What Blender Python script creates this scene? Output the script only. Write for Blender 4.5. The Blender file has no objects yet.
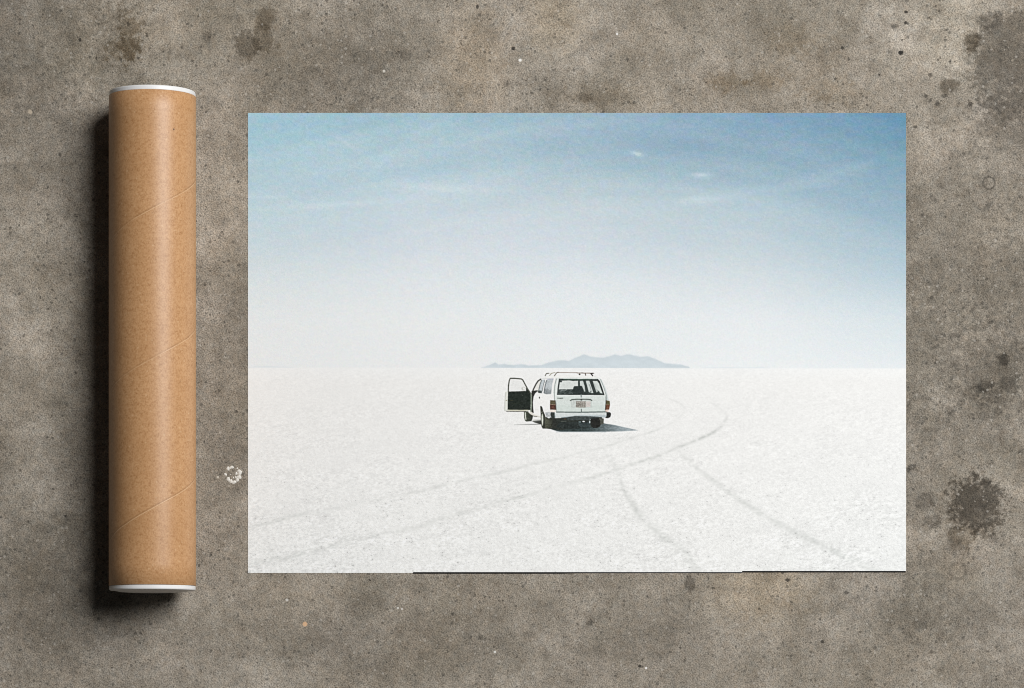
import bpy, bmesh, math
import numpy as np
from mathutils import Vector

# ------------------------------------------------------------------ scale
# 1 mm in the scene for every pixel of the photograph at floor level
def wx(px): return (px - 512.0) / 1000.0
def wy(py): return (344.0 - py) / 1000.0
def lin(c):
    c = np.asarray(c, float) / 255.0
    return np.where(c <= 0.04045, c / 12.92, ((c + 0.055) / 1.055) ** 2.4)
def lin4(c): return tuple(float(v) for v in lin(c)) + (1.0,)

scene = bpy.context.scene
COL = scene.collection

# ------------------------------------------------------------------ camera
CAM_D = 3.4
AXIS_Y = 700.0                       # the shift lens stands over this line of the floor
cam = bpy.data.cameras.new('camera')
cam.sensor_width = 36.0
cam.lens = 36.0 * CAM_D / 1.024
cam.shift_y = (AXIS_Y - 344.0) / 1024.0
cam.clip_start = 0.05; cam.clip_end = 100.0
cam_o = bpy.data.objects.new('camera', cam); COL.objects.link(cam_o)
cam_o.location = (0.0, wy(AXIS_Y), CAM_D)
cam_o.rotation_euler = (0, 0, 0)
scene.camera = cam_o

# ------------------------------------------------------------------ light
world = bpy.data.worlds.new('World'); scene.world = world
world.use_nodes = True
world.node_tree.nodes['Background'].inputs[0].default_value = (0.92, 0.97, 1.0, 1)
world.node_tree.nodes['Background'].inputs[1].default_value = 0.028

def area(name, loc, target, size, power, color):
    d = bpy.data.lights.new(name, 'AREA'); d.shape = 'DISK'; d.size = size
    d.energy = power; d.color = color
    o = bpy.data.objects.new(name, d); COL.objects.link(o)
    o.location = loc
    o.rotation_euler = (Vector(target) - Vector(loc)).to_track_quat('-Z', 'Y').to_euler()
    return o
KD = Vector((0.63, 0.45, 1.0)).normalized()
KT = Vector((-0.05, 0.0, 0.0))
area('key_lamp', KT + KD * 4.5, KT, 2.6, 249.0, (1.0, 1.0, 1.0))
scene.view_settings.view_transform = 'Standard'
scene.view_settings.look = 'None'
scene.view_settings.exposure = 0.0
scene.view_settings.gamma = 1.0
scene.cycles.filter_width = 1.0

# ------------------------------------------------------------------ helpers
def link_mesh(name, me, mat, parent=None):
    o = bpy.data.objects.new(name, me); COL.objects.link(o)
    if mat: me.materials.append(mat)
    if parent: o.parent = parent
    return o
def from_bm(name, bm, mat, parent=None, smooth=False):
    bmesh.ops.recalc_face_normals(bm, faces=bm.faces[:])
    me = bpy.data.meshes.new(name); bm.to_mesh(me); bm.free()
    if smooth:
        for p in me.polygons: p.use_smooth = True
    return link_mesh(name, me, mat, parent)
def thing(name, label, cat, loc):
    o = bpy.data.objects.new(name, None); COL.objects.link(o)
    o.location = loc; o.empty_display_size = 0.02
    o['label'] = label; o['category'] = cat
    return o

class NT:
    """small wrapper for building shader nodes"""
    def __init__(self, name):
        self.m = bpy.data.materials.new(name); self.m.use_nodes = True
        self.t = self.m.node_tree
        self.bsdf = self.t.nodes['Principled BSDF']
    def n(self, typ, **kw):
        nd = self.t.nodes.new(typ)
        for k, v in kw.items(): setattr(nd, k, v)
        return nd
    def set(self, sock, v):
        if hasattr(v, 'is_output') or isinstance(v, bpy.types.NodeSocket): self.t.links.new(v, sock)
        else: sock.default_value = v
    def coord(self):
        return self.n('ShaderNodeTexCoord').outputs['Object']
    def noise(self, vec, scale, detail=2.0, rough=0.5, dist=0.0):
        nd = self.n('ShaderNodeTexNoise'); self.set(nd.inputs['Vector'], vec)
        nd.inputs['Scale'].default_value = scale; nd.inputs['Detail'].default_value = detail
        nd.inputs['Roughness'].default_value = rough; nd.inputs['Distortion'].default_value = dist
        return nd
    def math(self, op, a, b=0.0, c=0.0, clamp=False):
        nd = self.n('ShaderNodeMath', operation=op, use_clamp=clamp)
        self.set(nd.inputs[0], a); self.set(nd.inputs[1], b); self.set(nd.inputs[2], c)
        return nd.outputs[0]
    def vmath(self, op, a, b=None):
        nd = self.n('ShaderNodeVectorMath', operation=op)
        self.set(nd.inputs[0], a)
        if b is not None: self.set(nd.inputs[1], b)
        return nd.outputs['Value'] if op in ('LENGTH', 'DOT_PRODUCT') else nd.outputs[0]
    def maprange(self, v, a, b, c=0.0, d=1.0, smooth=False):
        nd = self.n('ShaderNodeMapRange')
        nd.interpolation_type = 'SMOOTHSTEP' if smooth else 'LINEAR'
        self.set(nd.inputs[0], v)
        for i, x in zip((1, 2, 3, 4), (a, b, c, d)): self.set(nd.inputs[i], x)
        return nd.outputs[0]
    def mix(self, fac, a, b, mode='MIX'):
        nd = self.n('ShaderNodeMix', data_type='RGBA', blend_type=mode)
        self.set(nd.inputs[0], fac); self.set(nd.inputs[6], a); self.set(nd.inputs[7], b)
        return nd.outputs[2]
    def bump(self, h, strength, dist, normal=None):
        nd = self.n('ShaderNodeBump'); nd.inputs['Strength'].default_value = strength
        nd.inputs['Distance'].default_value = dist; self.set(nd.inputs['Height'], h)
        if normal is not None: self.set(nd.inputs['Normal'], normal)
        return nd.outputs[0]

# ------------------------------------------------------------------ floor material
def concrete():
    k = NT('concrete')
    P = k.coord()
    big = k.noise(P, 5.0, 3.0, 0.55)
    mid = k.noise(P, 22.0, 4.0, 0.6)
    blot = k.noise(P, 60.0, 3.0, 0.6)
    def turned(a):
        nd = k.n('ShaderNodeVectorRotate', rotation_type='Z_AXIS'); k.set(nd.inputs['Vector'], P); nd.inputs['Angle'].default_value = a
        return nd.outputs[0]
    g0 = k.noise(turned(.9), 95.0, 3.0, 0.6)
    g1 = k.noise(turned(.5), 240.0, 2.0, 0.65)
    g2 = k.noise(turned(1.1), 720.0, 1.0, 0.6)
    gh = k.noise(turned(2.2), 150.0, 2.0, 0.6)
    base = k.mix(k.maprange(big.outputs[0], 0.3, 0.7), lin4((147, 138, 125)), lin4((174, 165, 152)))
    base = k.mix(k.maprange(mid.outputs[0], 0.32, 0.7, 0.0, 0.8), base, lin4((126, 118, 106)))
    hue = k.noise(k.vmath('ADD', P, (3.1, 1.7, 0.4)), 16.0, 2.0)
    base = k.mix(k.maprange(hue.outputs[0], 0.5, 0.75, 0.0, 0.16), base, lin4((160, 141, 119)))
    base = k.mix(k.maprange(blot.outputs[0], 0.48, 0.70, 0.0, 0.50), base, lin4((112, 104, 93)))
    c1 = k.noise(k.vmath('ADD', P, (7.3, 2.2, 1.4)), 11.0, 5.0, 0.62)
    c2 = k.noise(k.vmath('ADD', P, (1.3, 5.2, 2.4)), 34.0, 4.0, 0.65)
    cl = k.math('MULTIPLY', k.maprange(c1.outputs[0], .32, .68, .86, 1.10), k.maprange(c2.outputs[0], .32, .68, .92, 1.08))
    cl3 = k.n('ShaderNodeCombineXYZ')
    k.set(cl3.inputs[0], cl); k.set(cl3.inputs[1], cl); k.set(cl3.inputs[2], k.math('POWER', cl, 1.12))
    base = k.mix(1.0, base, cl3.outputs[0], 'MULTIPLY')
    # ---- stains and broad darker or lighter patches, each with its own place and outline
    warp = k.noise(P, 70.0, 4.0, 0.65)
    warp2 = k.noise(P, 170.0, 4.0, 0.7)
    wsum = k.math('ADD', k.math('MULTIPLY', k.math('SUBTRACT', warp.outputs[0], 0.5), 1.4),
                  k.math('MULTIPLY', k.math('SUBTRACT', warp2.outputs[0], 0.5), 2.2))
    def dist(px, py, rx, ry):
        v = k.vmath('SUBTRACT', P, (wx(px), wy(py), 0.0))
        v = k.vmath('MULTIPLY', v, (1000.0 / rx, 1000.0 / ry, 0.0))
        return k.vmath('LENGTH', v)
    def spot(c, px, py, rx, ry, mul, strength=1.0, soft=0.35, rag=0.6, mode='MULTIPLY'):
        d = k.math('ADD', dist(px, py, rx, ry), k.math('MULTIPLY', wsum, rag))
        m = k.maprange(d, 1.0 - soft, 1.0 + soft, strength, 0.0, True)
        return k.mix(m, c, tuple(mul) + (1.0,), mode)
    S = lambda *a, **kw: spot(*a, **kw)
    D = lambda v, w=0.0: (v, v * (1 - .4 * w), v * (1 - w))
    big_soft = [  # broad soft darker patches
        (20, 25, 95, 75, D(.70)), (45, 130, 45, 50, D(.93)), (355, 60, 48, 36, D(.80)), (330, 95, 60, 26, D(.86)),
        (1018, 62, 46, 60, D(.86)), (1012, 130, 38, 60, D(.80)), (1012, 290, 34, 60, D(.78)), (940, 240, 50, 70, D(.78)), (790, 40, 22, 14, D(.84, .10)), (728, 84, 14, 9, D(.82, .14)), (766, 80, 16, 10, D(.84, .14)), (836, 92, 30, 12, D(.84, .10)), (815, 75, 20, 20, D(.88, .04)), (600, 95, 40, 12, D(.86, .08)),
        (1000, 370, 46, 40, D(.68)), (930, 355, 30, 50, D(.80)), (980, 430, 55, 30, D(.82)), (985, 610, 60, 70, D(.80)),
        (915, 470, 16, 60, D(.84)), (440, 640, 90, 40, D(.92)), (640, 640, 80, 40, D(.88)), (250, 330, 22, 60, D(.84)),
        (225, 460, 20, 40, D(.86)), (350, 640, 40, 35, D(.84)), (50, 480, 50, 60, D(.94)),
        (45, 600, 80, 70, D(.74)), (880, 600, 60, 40, D(.84)), (560, 90, 50, 20, D(.92)), (820, 30, 90, 30, D(.94))]
    c = base
    for x, y, rx, ry, mul in big_soft: c = S(c, x, y, rx, ry, mul, soft=0.7, rag=1.5)
    for x, y, rx, ry, mul in [(220, 200, 34, 70, (1.12, 1.11, 1.10)), (40, 300, 50, 80, (1.10, 1.09, 1.08)), (475, 60, 30, 45, (1.10, 1.04, .97)), (555, 20, 26, 26, (1.07, 1.02, .94)),
                              (300, 600, 50, 26, (1.06, 1.05, 1.04)), (470, 600, 36, 22, (1.09, 1.08, 1.07)), (760, 590, 45, 30, (1.09, 1.03, .94)),
                              (790, 45, 30, 22, (1.07, 1.06, 1.05)), (950, 25, 32, 45, (1.16, 1.16, 1.14)), (70, 65, 30, 26, (1.06, 1.05, 1.02)),
                              (150, 20, 110, 36, (1.05, 1.03, 1.0)), (960, 575, 18, 14, (1.14, 1.13, 1.11)), (985, 240, 18, 24, (1.10, 1.10, 1.10))]:
        c = S(c, x, y, rx, ry, mul, soft=0.8, rag=0.9)
    sharp = [  # stains with a clear outline
        (267, 18, 10, 13, D(.60, .12), .45, 1.1), (247, 45, 12, 15, D(.60, .06), .15, .9), (262, 38, 10, 14, D(.68, .10), .2, .9),
        (207, 37, 5, 5, D(.68), .5, .6), (278, 46, 3, 3, D(.75, .1), .4, .6), (130, 36, 11, 24, D(.70, .14), .35, 2.0), (122, 48, 14, 13, D(.78, .14), .3, 2.0),
        (977, 503, 27, 27, D(.46, .04), .28, 1.0), (972, 500, 16, 18, D(.80), .5, 1.8), (986, 495, 9, 12, D(.84), .5, 1.8), (973, 508, 31, 30, D(.78, .05), .3, 1.1), (962, 536, 14, 12, D(.78, .08), .3, 1.0), (987, 530, 11, 9, D(.72, .05), .3, 1.0),
        (925, 502, 9, 9, D(.62), .3, .8), (933, 521, 9, 7, D(.62), .3, .8), (953, 546, 9, 6, D(.80), .3, .7), (993, 538, 6, 5, D(.72), .3, .6),
        (972, 42, 8, 10, D(.40, .16), .3, .8), (990, 22, 12, 9, D(.62), .5, .9), (1016, 66, 47, 56, D(.72, .02), .10, .55), (1004, 56, 28, 40, D(.80), .4, 1.0), (1010, 118, 38, 26, D(.80), .25, .8),
        (949, 86, 10, 7, D(.48, .1), .35, .9), (690, 584, 5.5, 8.0, D(.52), .25, .5), (590, 623, 3.2, 3.2, D(.60), .3, .4),
        (405, 55, 6, 6, D(.76), .2, .3), (585, 97, 8, 4, D(.72, .05), .4, .8), (718, 80, 12, 8, D(.84, .08), .5, .9),
        (1004, 360, 6, 7, D(.40), .4, .8), (985, 386, 10, 6, D(.6), .5, 1.), (1010, 383, 9, 8, D(.62), .5, 1.), (919, 625, 6, 6, D(.74), .4, .5),
        (480, 637, 3, 3, D(.6), .4, .5), (990, 395, 12, 10, D(.72), .5, .9), (912, 467, 4, 3, D(.5), .3, .4)]
    for x, y, rx, ry, mul, soft, rag in sharp: c = S(c, x, y, rx, ry, mul, soft=soft, rag=rag)
    # ---- rings left by something wet
    for x, y, r, w in [(989, 183, 6.0, .22), (958, 571, 8.0, .3)]:
        d = k.math('ABSOLUTE', k.math('SUBTRACT', k.math('ADD', dist(x, y, r, r), k.math('MULTIPLY', wsum, .12)), 1.0))
        c = k.mix(k.maprange(d, w * .4, w, .62 if r < 7 else .3, 0.0, True), c, (.055, .048, .040, 1.0), 'MIX')
    # ---- grain, specks of aggregate and pits
    gr = k.math('ADD', k.maprange(g1.outputs[0], 0.25, 0.75, -0.21, 0.20), k.maprange(g2.outputs[0], 0.28, 0.72, -0.48, 0.52))
    gr = k.math('ADD', gr, k.maprange(g0.outputs[0], .3, .7, -.09, .09))
    gr = k.math('MAXIMUM', k.math('ADD', gr, 1.05), .22)
    cc = k.n('ShaderNodeCombineXYZ')
    tint = k.math('SUBTRACT', gh.outputs[0], .5)
    k.set(cc.inputs[0], k.math('ADD', gr, k.math('MULTIPLY', tint, .16)))
    k.set(cc.inputs[1], gr)
    k.set(cc.inputs[2], k.math('SUBTRACT', gr, k.math('MULTIPLY', tint, .16)))
    c = k.mix(1.0, c, cc.outputs[0], 'MULTIPLY')
    def cells(scale, prob, r0, r1, elong=None):
        v = k.n('ShaderNodeTexVoronoi'); v.inputs['Scale'].default_value = scale
        vec = P if elong is None else k.vmath('MULTIPLY', P, elong)
        wv = k.noise(P, scale * 1.6, 2.0)
        vec = k.vmath('ADD', vec, k.vmath('MULTIPLY', k.vmath('SUBTRACT', wv.outputs[1], (.5, .5, .5)), (.5 / scale, .5 / scale, 0)))
        k.set(v.inputs['Vector'], vec)
        sep = k.n('ShaderNodeSeparateColor'); k.set(sep.inputs[0], v.outputs['Color'])
        on = k.math('LESS_THAN', sep.outputs[0], prob)
        rad = k.maprange(sep.outputs[1], 0.0, 1.0, r0, r1)
        m = k.maprange(k.math('DIVIDE', v.outputs['Distance'], rad), .7, 1.1, 1.0, 0.0, True)
        return k.math('MULTIPLY', m, on)
    pits_zone = k.maprange(mid.outputs[0], .42, .62, .25, 1.0)
    pits = k.math('MULTIPLY', cells(55.0, .20, .02, .085), pits_zone)
    pits2 = k.math('MULTIPLY', cells(140.0, .16, .05, .20), pits_zone)
    chips = cells(120.0, .10, .05, .22)
    flecks = cells(240.0, .22, .12, .36)
    darkf = cells(215.0, .26, .12, .38)
    c = k.mix(k.math('MULTIPLY', darkf, .55), c, (.045, .041, .035, 1))
    c = k.mix(k.math('MULTIPLY', flecks, .40), c, (.55, .51, .45, 1))
    c = k.mix(k.math('MULTIPLY', chips, .45), c, (.42, .36, .28, 1))
    c = k.mix(k.math('MULTIPLY', pits2, .6), c, (.035, .031, .027, 1))
    c = k.mix(k.math('MULTIPLY', pits, .9), c, (.022, .020, .018, 1))
    # the larger pits and pebbles the photograph shows one by one
    holes = [(901, 53, 2.4, 2.2), (906, 12, 1.7, 1.4), (905, 23, 1.9, 1.8), (894, 26, 4.0, 2.6), (902, 40, 1.6, 1.2), (842, 48, 2.0, 2.2),
             (879, 75, 1.4, 1.2), (926, 96, 2.0, 2.2), (930, 101, 1.6, 1.6), (937, 104, 2.6, 2.8), (930, 75, 2.2, 2.2), (945, 40, 1.7, 1.3),
             (513, 49, 1.8, 1.7), (477, 7, 1.5, 2.0), (787, 580, 3.0, 2.0), (640, 666, 1.9, 1.6), (65, 516, 1.4, 1.2), (822, 642, 1.8, 1.6),
             (860, 632, 1.6, 1.2), (776, 50, 1.2, 1.4), (944, 96, 3.0, 1.6), (970, 104, 2.6, 2.2), (80, 40, 1.4, 1.6), (192, 61, 1.4, 1.2),
             (206, 112, 1.2, 1.2), (60, 155, 1.6, 1.8), (437, 578, 1.5, 1.2), (713, 588, 1.6, 1.2), (908, 470, 2.2, 2.4), (846, 593, 2.2, 1.4), (890, 122, 3.5, 1.8), (915, 127, 2.6, 1.4), (900, 118, 2.0, 1.5), (938, 60, 1.2, 1.2), (950, 62, 1.2, 1.6), (946, 30, 1.6, 1.0), (928, 18, 1.8, 1.1), (939, 11, 1.2, 1.2), (835, 79, 1.4, 1.6), (867, 105, 1.2, 1.2),
             (128, 24, 1.4, 2.6), (121, 60, 1.2, 2.0), (138, 58, 1.6, 1.2), (147, 35, 1.3, 2.0), (96, 58, 1.2, 2.0), (52, 290, 1.6, 1.2), (40, 297, 1.0, 2.4), (48, 309, 1.4, 1.1), (204, 442, 1.0, 1.8), (199, 566, 1.2, 1.4), (211, 555, 1.0, 1.2), (65, 580, 1.2, 1.0), (112, 668, 1.6, 1.3), (185, 634, 1.2, 1.0), (20, 650, 1.2, 1.2), (236, 412, 1.4, 1.6), (205, 285, 1.2, 1.2), (222, 232, 1.2, 1.0)]
    hm = None
    deep = {(901, 53): .97, (906, 12): .9, (905, 23): .92, (902, 40): .85, (513, 49): .92, (477, 7): .85, (787, 580): .85, (842, 48): .8, (879, 75): .8, (640, 666): .85, (822, 642): .8, (65, 516): .8, (80, 40): .8}
    for x, y, rx, ry in holes:
        m = k.maprange(k.math('ADD', dist(x, y, rx, ry), k.math('MULTIPLY', wsum, 1.1)), .6, 1.25, deep.get((x, y), .6), 0.0, True)
        hm = m if hm is None else k.math('MAXIMUM', hm, m)
    c = k.mix(hm, c, (.018, .016, .014, 1))
    for x, y, r, col in [(520, 60, 1.7, (.85, .83, .78)), (384, 71, 1.6, (.66, .62, .55)), (617, 34, 1.4, (.8, .78, .74)), (305, 624, 2.4, (.72, .46, .27)),
                         (287, 600, 1.7, (.62, .59, .54)), (398, 608, 1.2, (.7, .68, .62)), (402, 609, 1.1, (.66, .62, .57)), (495, 652, 1.4, (.75, .73, .68)),
                         (646, 668, 1.2, (.85, .83, .8)), (30, 112, 2.4, (.50, .42, .32)), (218, 477, 1.3, (.6, .55, .47))]:
        m = k.maprange(k.math('ADD', dist(x, y, r, r), k.math('MULTIPLY', wsum, .5)), .6, 1.2, .95, 0.0, True)
        c = k.mix(m, c, col + (1.0,))
    k.set(k.bsdf.inputs['Base Color'], c)
    k.set(k.bsdf.inputs['Roughness'], k.maprange(mid.outputs[0], .3, .7, .78, .92))
    k.bsdf.inputs['Specular IOR Level'].default_value = 0.25
    h = k.math('ADD', k.math('MULTIPLY', g1.outputs[0], .5), k.math('MULTIPLY', g2.outputs[0], .3))
    h = k.math('SUBTRACT', h, k.math('ADD', k.math('MULTIPLY', pits2, .5), k.math('MAXIMUM', pits, hm)))
    k.set(k.bsdf.inputs['Normal'], k.bump(h, 0.5, 0.0012))
    return k.m

# ------------------------------------------------------------------ concrete floor
bm = bmesh.new()
bmesh.ops.create_grid(bm, x_segments=12, y_segments=12, size=2.5)
floor = from_bm('concrete_floor', bm, concrete())
floor['kind'] = 'structure'
floor['label'] = 'grey brown stained concrete floor under the tube and the poster'

# white paint splat between the tube and the poster: a ring of little dried drops
def paint_white():
    k = NT('white_paint'); P = k.coord()
    n = k.noise(P, 700.0, 2.0)
    k.set(k.bsdf.inputs['Base Color'], k.mix(n.outputs[0], lin4((196, 190, 178)), lin4((250, 248, 242))))
    k.bsdf.inputs['Roughness'].default_value = .7
    return k.m
bm = bmesh.new()
rng = np.random.default_rng(5)
for px, py, r in [(228, 468.6, 1.5), (231.8, 467.3, 1.5), (229.8, 468.2, 1.0), (225.5, 474.5, 1.2), (237.2, 468.4, .75), (239.7, 472.2, 2.1), (236.3, 473.5, 1.2),
                  (239, 477.2, 1.9), (237.3, 479.6, 1.6), (228.5, 479.4, 1.8), (231.2, 481.4, 1.5), (234.2, 482.2, 1.6), (233.2, 477.6, .7), (235.6, 477.2, .8), (230.5, 474.5, .5)]:
    r *= 1.28; n = 14; top = bm.verts.new((wx(px), wy(py), .0005))
    ph = rng.uniform(0, 6.28, 3)
    rings = []
    for f, z in ((.6, .0004), (1.0, -.0001)):
        rr = []
        for i in range(n):
            a = 2 * math.pi * i / n
            q = r * f * (1 + .18 * math.sin(2 * a + ph[0]) + .14 * math.sin(3 * a + ph[1]) + .08 * math.sin(5 * a + ph[2]))
            rr.append(bm.verts.new((wx(px + q * math.cos(a)), wy(py + q * math.sin(a)), z)))
        rings.append(rr)
    for i in range(n):
        j = (i + 1) % n
        bm.faces.new((top, rings[0][i], rings[0][j])); bm.faces.new((rings[0][i], rings[1][i], rings[1][j], rings[0][j]))
sp = from_bm('paint_splat', bm, paint_white(), smooth=True)
sp['label'] = 'small white flower-shaped paint splat on the concrete between tube and poster'
sp['category'] = 'paint splat'

# ------------------------------------------------------------------ cardboard tube
TR = 0.0429
TX, TY0, TY1 = wx(157.0), wy(587.3), wy(104.5)        # axis and the two ends of the cardboard
TL = TY1 - TY0
def kraft():
    k = NT('kraft_cardboard'); P = k.coord()
    sx = k.n('ShaderNodeSeparateXYZ'); k.set(sx.inputs[0], P)
    th = k.math('DIVIDE', k.math('ARCTAN2', sx.outputs[0], sx.outputs[2]), 2 * math.pi)   # around the axis
    wv = k.math('MULTIPLY', k.math('SUBTRACT', k.noise(P, 30.0, 2.0).outputs[0], .5), .012)
    turn = k.math('SUBTRACT', k.math('DIVIDE', sx.outputs[1], 0.146), th)
    turn = k.math('ADD', turn, wv)
    fr = k.math('FRACT', k.math('ADD', turn, 10.0 + 1.008))
    def line(c0, w):
        d = k.math('ABSOLUTE', k.math('SUBTRACT', fr, c0))
        return k.maprange(d, w * .3, w, 1.0, 0.0, True)
    fade = k.maprange(k.noise(P, 26.0, 3.0).outputs[0], .34, .50, .45, 1.0, True)
    seam = k.math('MULTIPLY', line(.5, .0042), fade)
    seam_d = k.math('MULTIPLY', line(.5105, .007), fade)
    fib = k.noise(k.vmath('MULTIPLY', P, (1.0, .8, 1.0)), 680.0, 2.0, .6)
    fib2 = k.noise(P, 260.0, 3.0, .6)
    cloud = k.noise(P, 28.0, 3.0)
    c = k.mix(k.maprange(fib2.outputs[0], .3, .7), lin4((167, 118, 73)), lin4((200, 152, 106)))
    c = k.mix(k.maprange(fib.outputs[0], .36, .66, 0.0, .85), c, lin4((207, 163, 118)))
    c = k.mix(k.maprange(cloud.outputs[0], .4, .7, 0, .25), c, lin4((170, 122, 76)))
    vor = k.n('ShaderNodeTexVoronoi'); vor.inputs['Scale'].default_value = 260.0; k.set(vor.inputs['Vector'], P)
    sp_ = k.n('ShaderNodeSeparateColor'); k.set(sp_.inputs[0], vor.outputs['Color'])
    fl = k.math('MULTIPLY', k.maprange(vor.outputs['Distance'], .12, .3, 1, 0), k.math('LESS_THAN', sp_.outputs[0], .12))
    c = k.mix(k.math('MULTIPLY', fl, .2), c, lin4((112, 78, 48)))
    fl2 = k.math('MULTIPLY', k.maprange(vor.outputs['Distance'], .12, .34, 1, 0), k.math('GREATER_THAN', sp_.outputs[1], .86))
    c = k.mix(k.math('MULTIPLY', fl2, .4), c, lin4((226, 190, 148)))
    # one dark fleck in the paper
    d = k.vmath('LENGTH', k.vmath('SUBTRACT', P, (.0245, wy(142.5) - TY0, math.sqrt(TR * TR - .0245 ** 2))))
    c = k.mix(k.maprange(d, .0006, .0013, .8, 0, True), c, lin4((70, 45, 28)))
    c = k.mix(k.math('MULTIPLY', seam_d, .35), c, lin4((128, 88, 52)))
    c = k.mix(k.math('MULTIPLY', seam, .46), c, lin4((232, 198, 158)))
    k.set(k.bsdf.inputs['Base Color'], c)
    k.bsdf.inputs['Roughness'].default_value = .42
    k.bsdf.inputs['Specular IOR Level'].default_value = .5
    step = k.maprange(fr, .48, .515, 0.0, 1.0, True)
    h = k.math('ADD', k.math('MULTIPLY', fib2.outputs[0], .30), k.math('MULTIPLY', fib.outputs[0], .2))
    h = k.math('ADD', h, k.math('MULTIPLY', k.math('MULTIPLY', seam, fade), .4))
    k.set(k.bsdf.inputs['Normal'], k.bump(h, .30, .0004))
    return k.m
def plastic():
    k = NT('white_plastic'); P = k.coord()
    n = k.noise(P, 90.0, 3.0)
    k.set(k.bsdf.inputs['Base Color'], k.mix(n.outputs[0], lin4((226, 225, 224)), lin4((242, 241, 240))))
    k.bsdf.inputs['Roughness'].default_value = .42
    return k.m

tube = thing('mailing_tube', 'brown cardboard mailing tube with white end caps lying left of the poster', 'tube', (TX, TY0, 0))
def lathe(profile, n=128):
    """profile = list of (y along the axis, radius); a closed ring when the radius is 0 at both ends"""
    b = bmesh.new(); rows = []
    for y, r in profile:
        if r == 0: rows.append([b.verts.new((0, y, TR))])
        else: rows.append([b.verts.new((r * math.sin(2 * math.pi * i / n), y, TR + r * math.cos(2 * math.pi * i / n))) for i in range(n)])
    for a, c in zip(rows[:-1], rows[1:]):
        for i in range(n):
            j = (i + 1) % n
            if len(a) == 1: b.faces.new((a[0], c[j], c[i]))
            elif len(c) == 1: b.faces.new((a[i], a[j], c[0]))
            else: b.faces.new((a[i], a[j], c[j], c[i]))
    return b
wall = .0022
prof = [(0.0, TR - wall), (0.0, TR - .0003), (.0003, TR)] + [(TL * t / 24, TR) for t in range(1, 24)] + [(TL - .0003, TR), (TL, TR - .0003), (TL, TR - wall)]
prof += [(TL * t / 4, TR - wall) for t in (3, 2, 1)] + [(0.0, TR - wall)]
b = lathe(prof[:-1] + [prof[0]])
bmesh.ops.remove_doubles(b, verts=b.verts[:], dist=1e-6)
body = from_bm('cardboard_body', b, kraft(), tube, smooth=True)
body.data.materials[0].name = 'kraft_cardboard'
# shader coordinates are centred on the axis: shift the mesh so that its origin lies on it
for v in body.data.vertices: v.co.z -= TR
body.location = (0, 0, TR)
pl = plastic()
def cap(sign, y0):
    f = lambda d: y0 + sign * d
    R = TR - .0005
    p = [(f(-.018), 0), (f(-.018), TR - wall - .0006), (f(.0002), TR - wall - .0004), (f(.0002), R - .0002), (f(.0006), R), (f(.0033), R), (f(.0042), R - .0003), (f(.0046), R - .0010),
         (f(.0046), R - .0020), (f(.0049), R - .0050), (f(.0060), R - .0100), (f(.0065), R - .0180), (f(.0066), 0)]
    return from_bm('end_cap', lathe(p), pl, tube, smooth=False)
cap(-1, 0.0); cap(1, TL)

# ------------------------------------------------------------------ the print on the poster (flat ink, painted with numpy)
X0, X1, Y0, Y1 = 248.0, 906.0, 113.0, 573.0
rng = np.random.default_rng(11)
def vnoise(x, y, cx, cy, seed):
    """smooth value noise with cells of cx by cy pixels"""
    r = np.random.default_rng(seed).random((257, 257))
    u = x / cx + 31.7; v = y / cy + 17.3
    iu = np.floor(u).astype(int); iv = np.floor(v).astype(int)
    fu = u - iu; fv = v - iv
    fu = fu * fu * (3 - 2 * fu); fv = fv * fv * (3 - 2 * fv)
    a = r[iv % 256, iu % 256]; b_ = r[iv % 256, (iu + 1) % 256]
    c_ = r[(iv + 1) % 256, iu % 256]; d_ = r[(iv + 1) % 256, (iu + 1) % 256]
    return (a * (1 - fu) + b_ * fu) * (1 - fv) + (c_ * (1 - fu) + d_ * fu) * fv - .5
SKX = np.array([248, 420, 580, 750, 906], float)
SKY = np.array([113, 140, 170, 200, 240, 280, 320, 369], float)
SK = np.array([
    [(170, 204, 220), (163, 194, 207), (153, 181, 198), (123, 158, 183), (100, 143, 170)],
    [(174, 206, 219), (171, 198, 209), (160, 185, 200), (133, 163, 183), (108, 148, 170)],
    [(180, 208, 219), (185, 207, 218), (174, 196, 206), (154, 179, 193), (124, 158, 177)],
    [(187, 211, 221), (203, 218, 226), (192, 207, 214), (174, 195, 205), (142, 170, 187)],
    [(203, 220, 227), (212, 222, 229), (208, 218, 225), (192, 206, 213), (162, 186, 199)],
    [(220, 229, 232), (226, 232, 235), (225, 231, 234), (211, 219, 223), (183, 201, 210)],
    [(231, 235, 236), (234, 237, 237), (231, 235, 236), (227, 231, 233), (209, 219, 223)],
    [(234, 237, 237), (237, 238, 238), (236, 238, 238), (234, 237, 237), (226, 231, 233)]], float)
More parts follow.
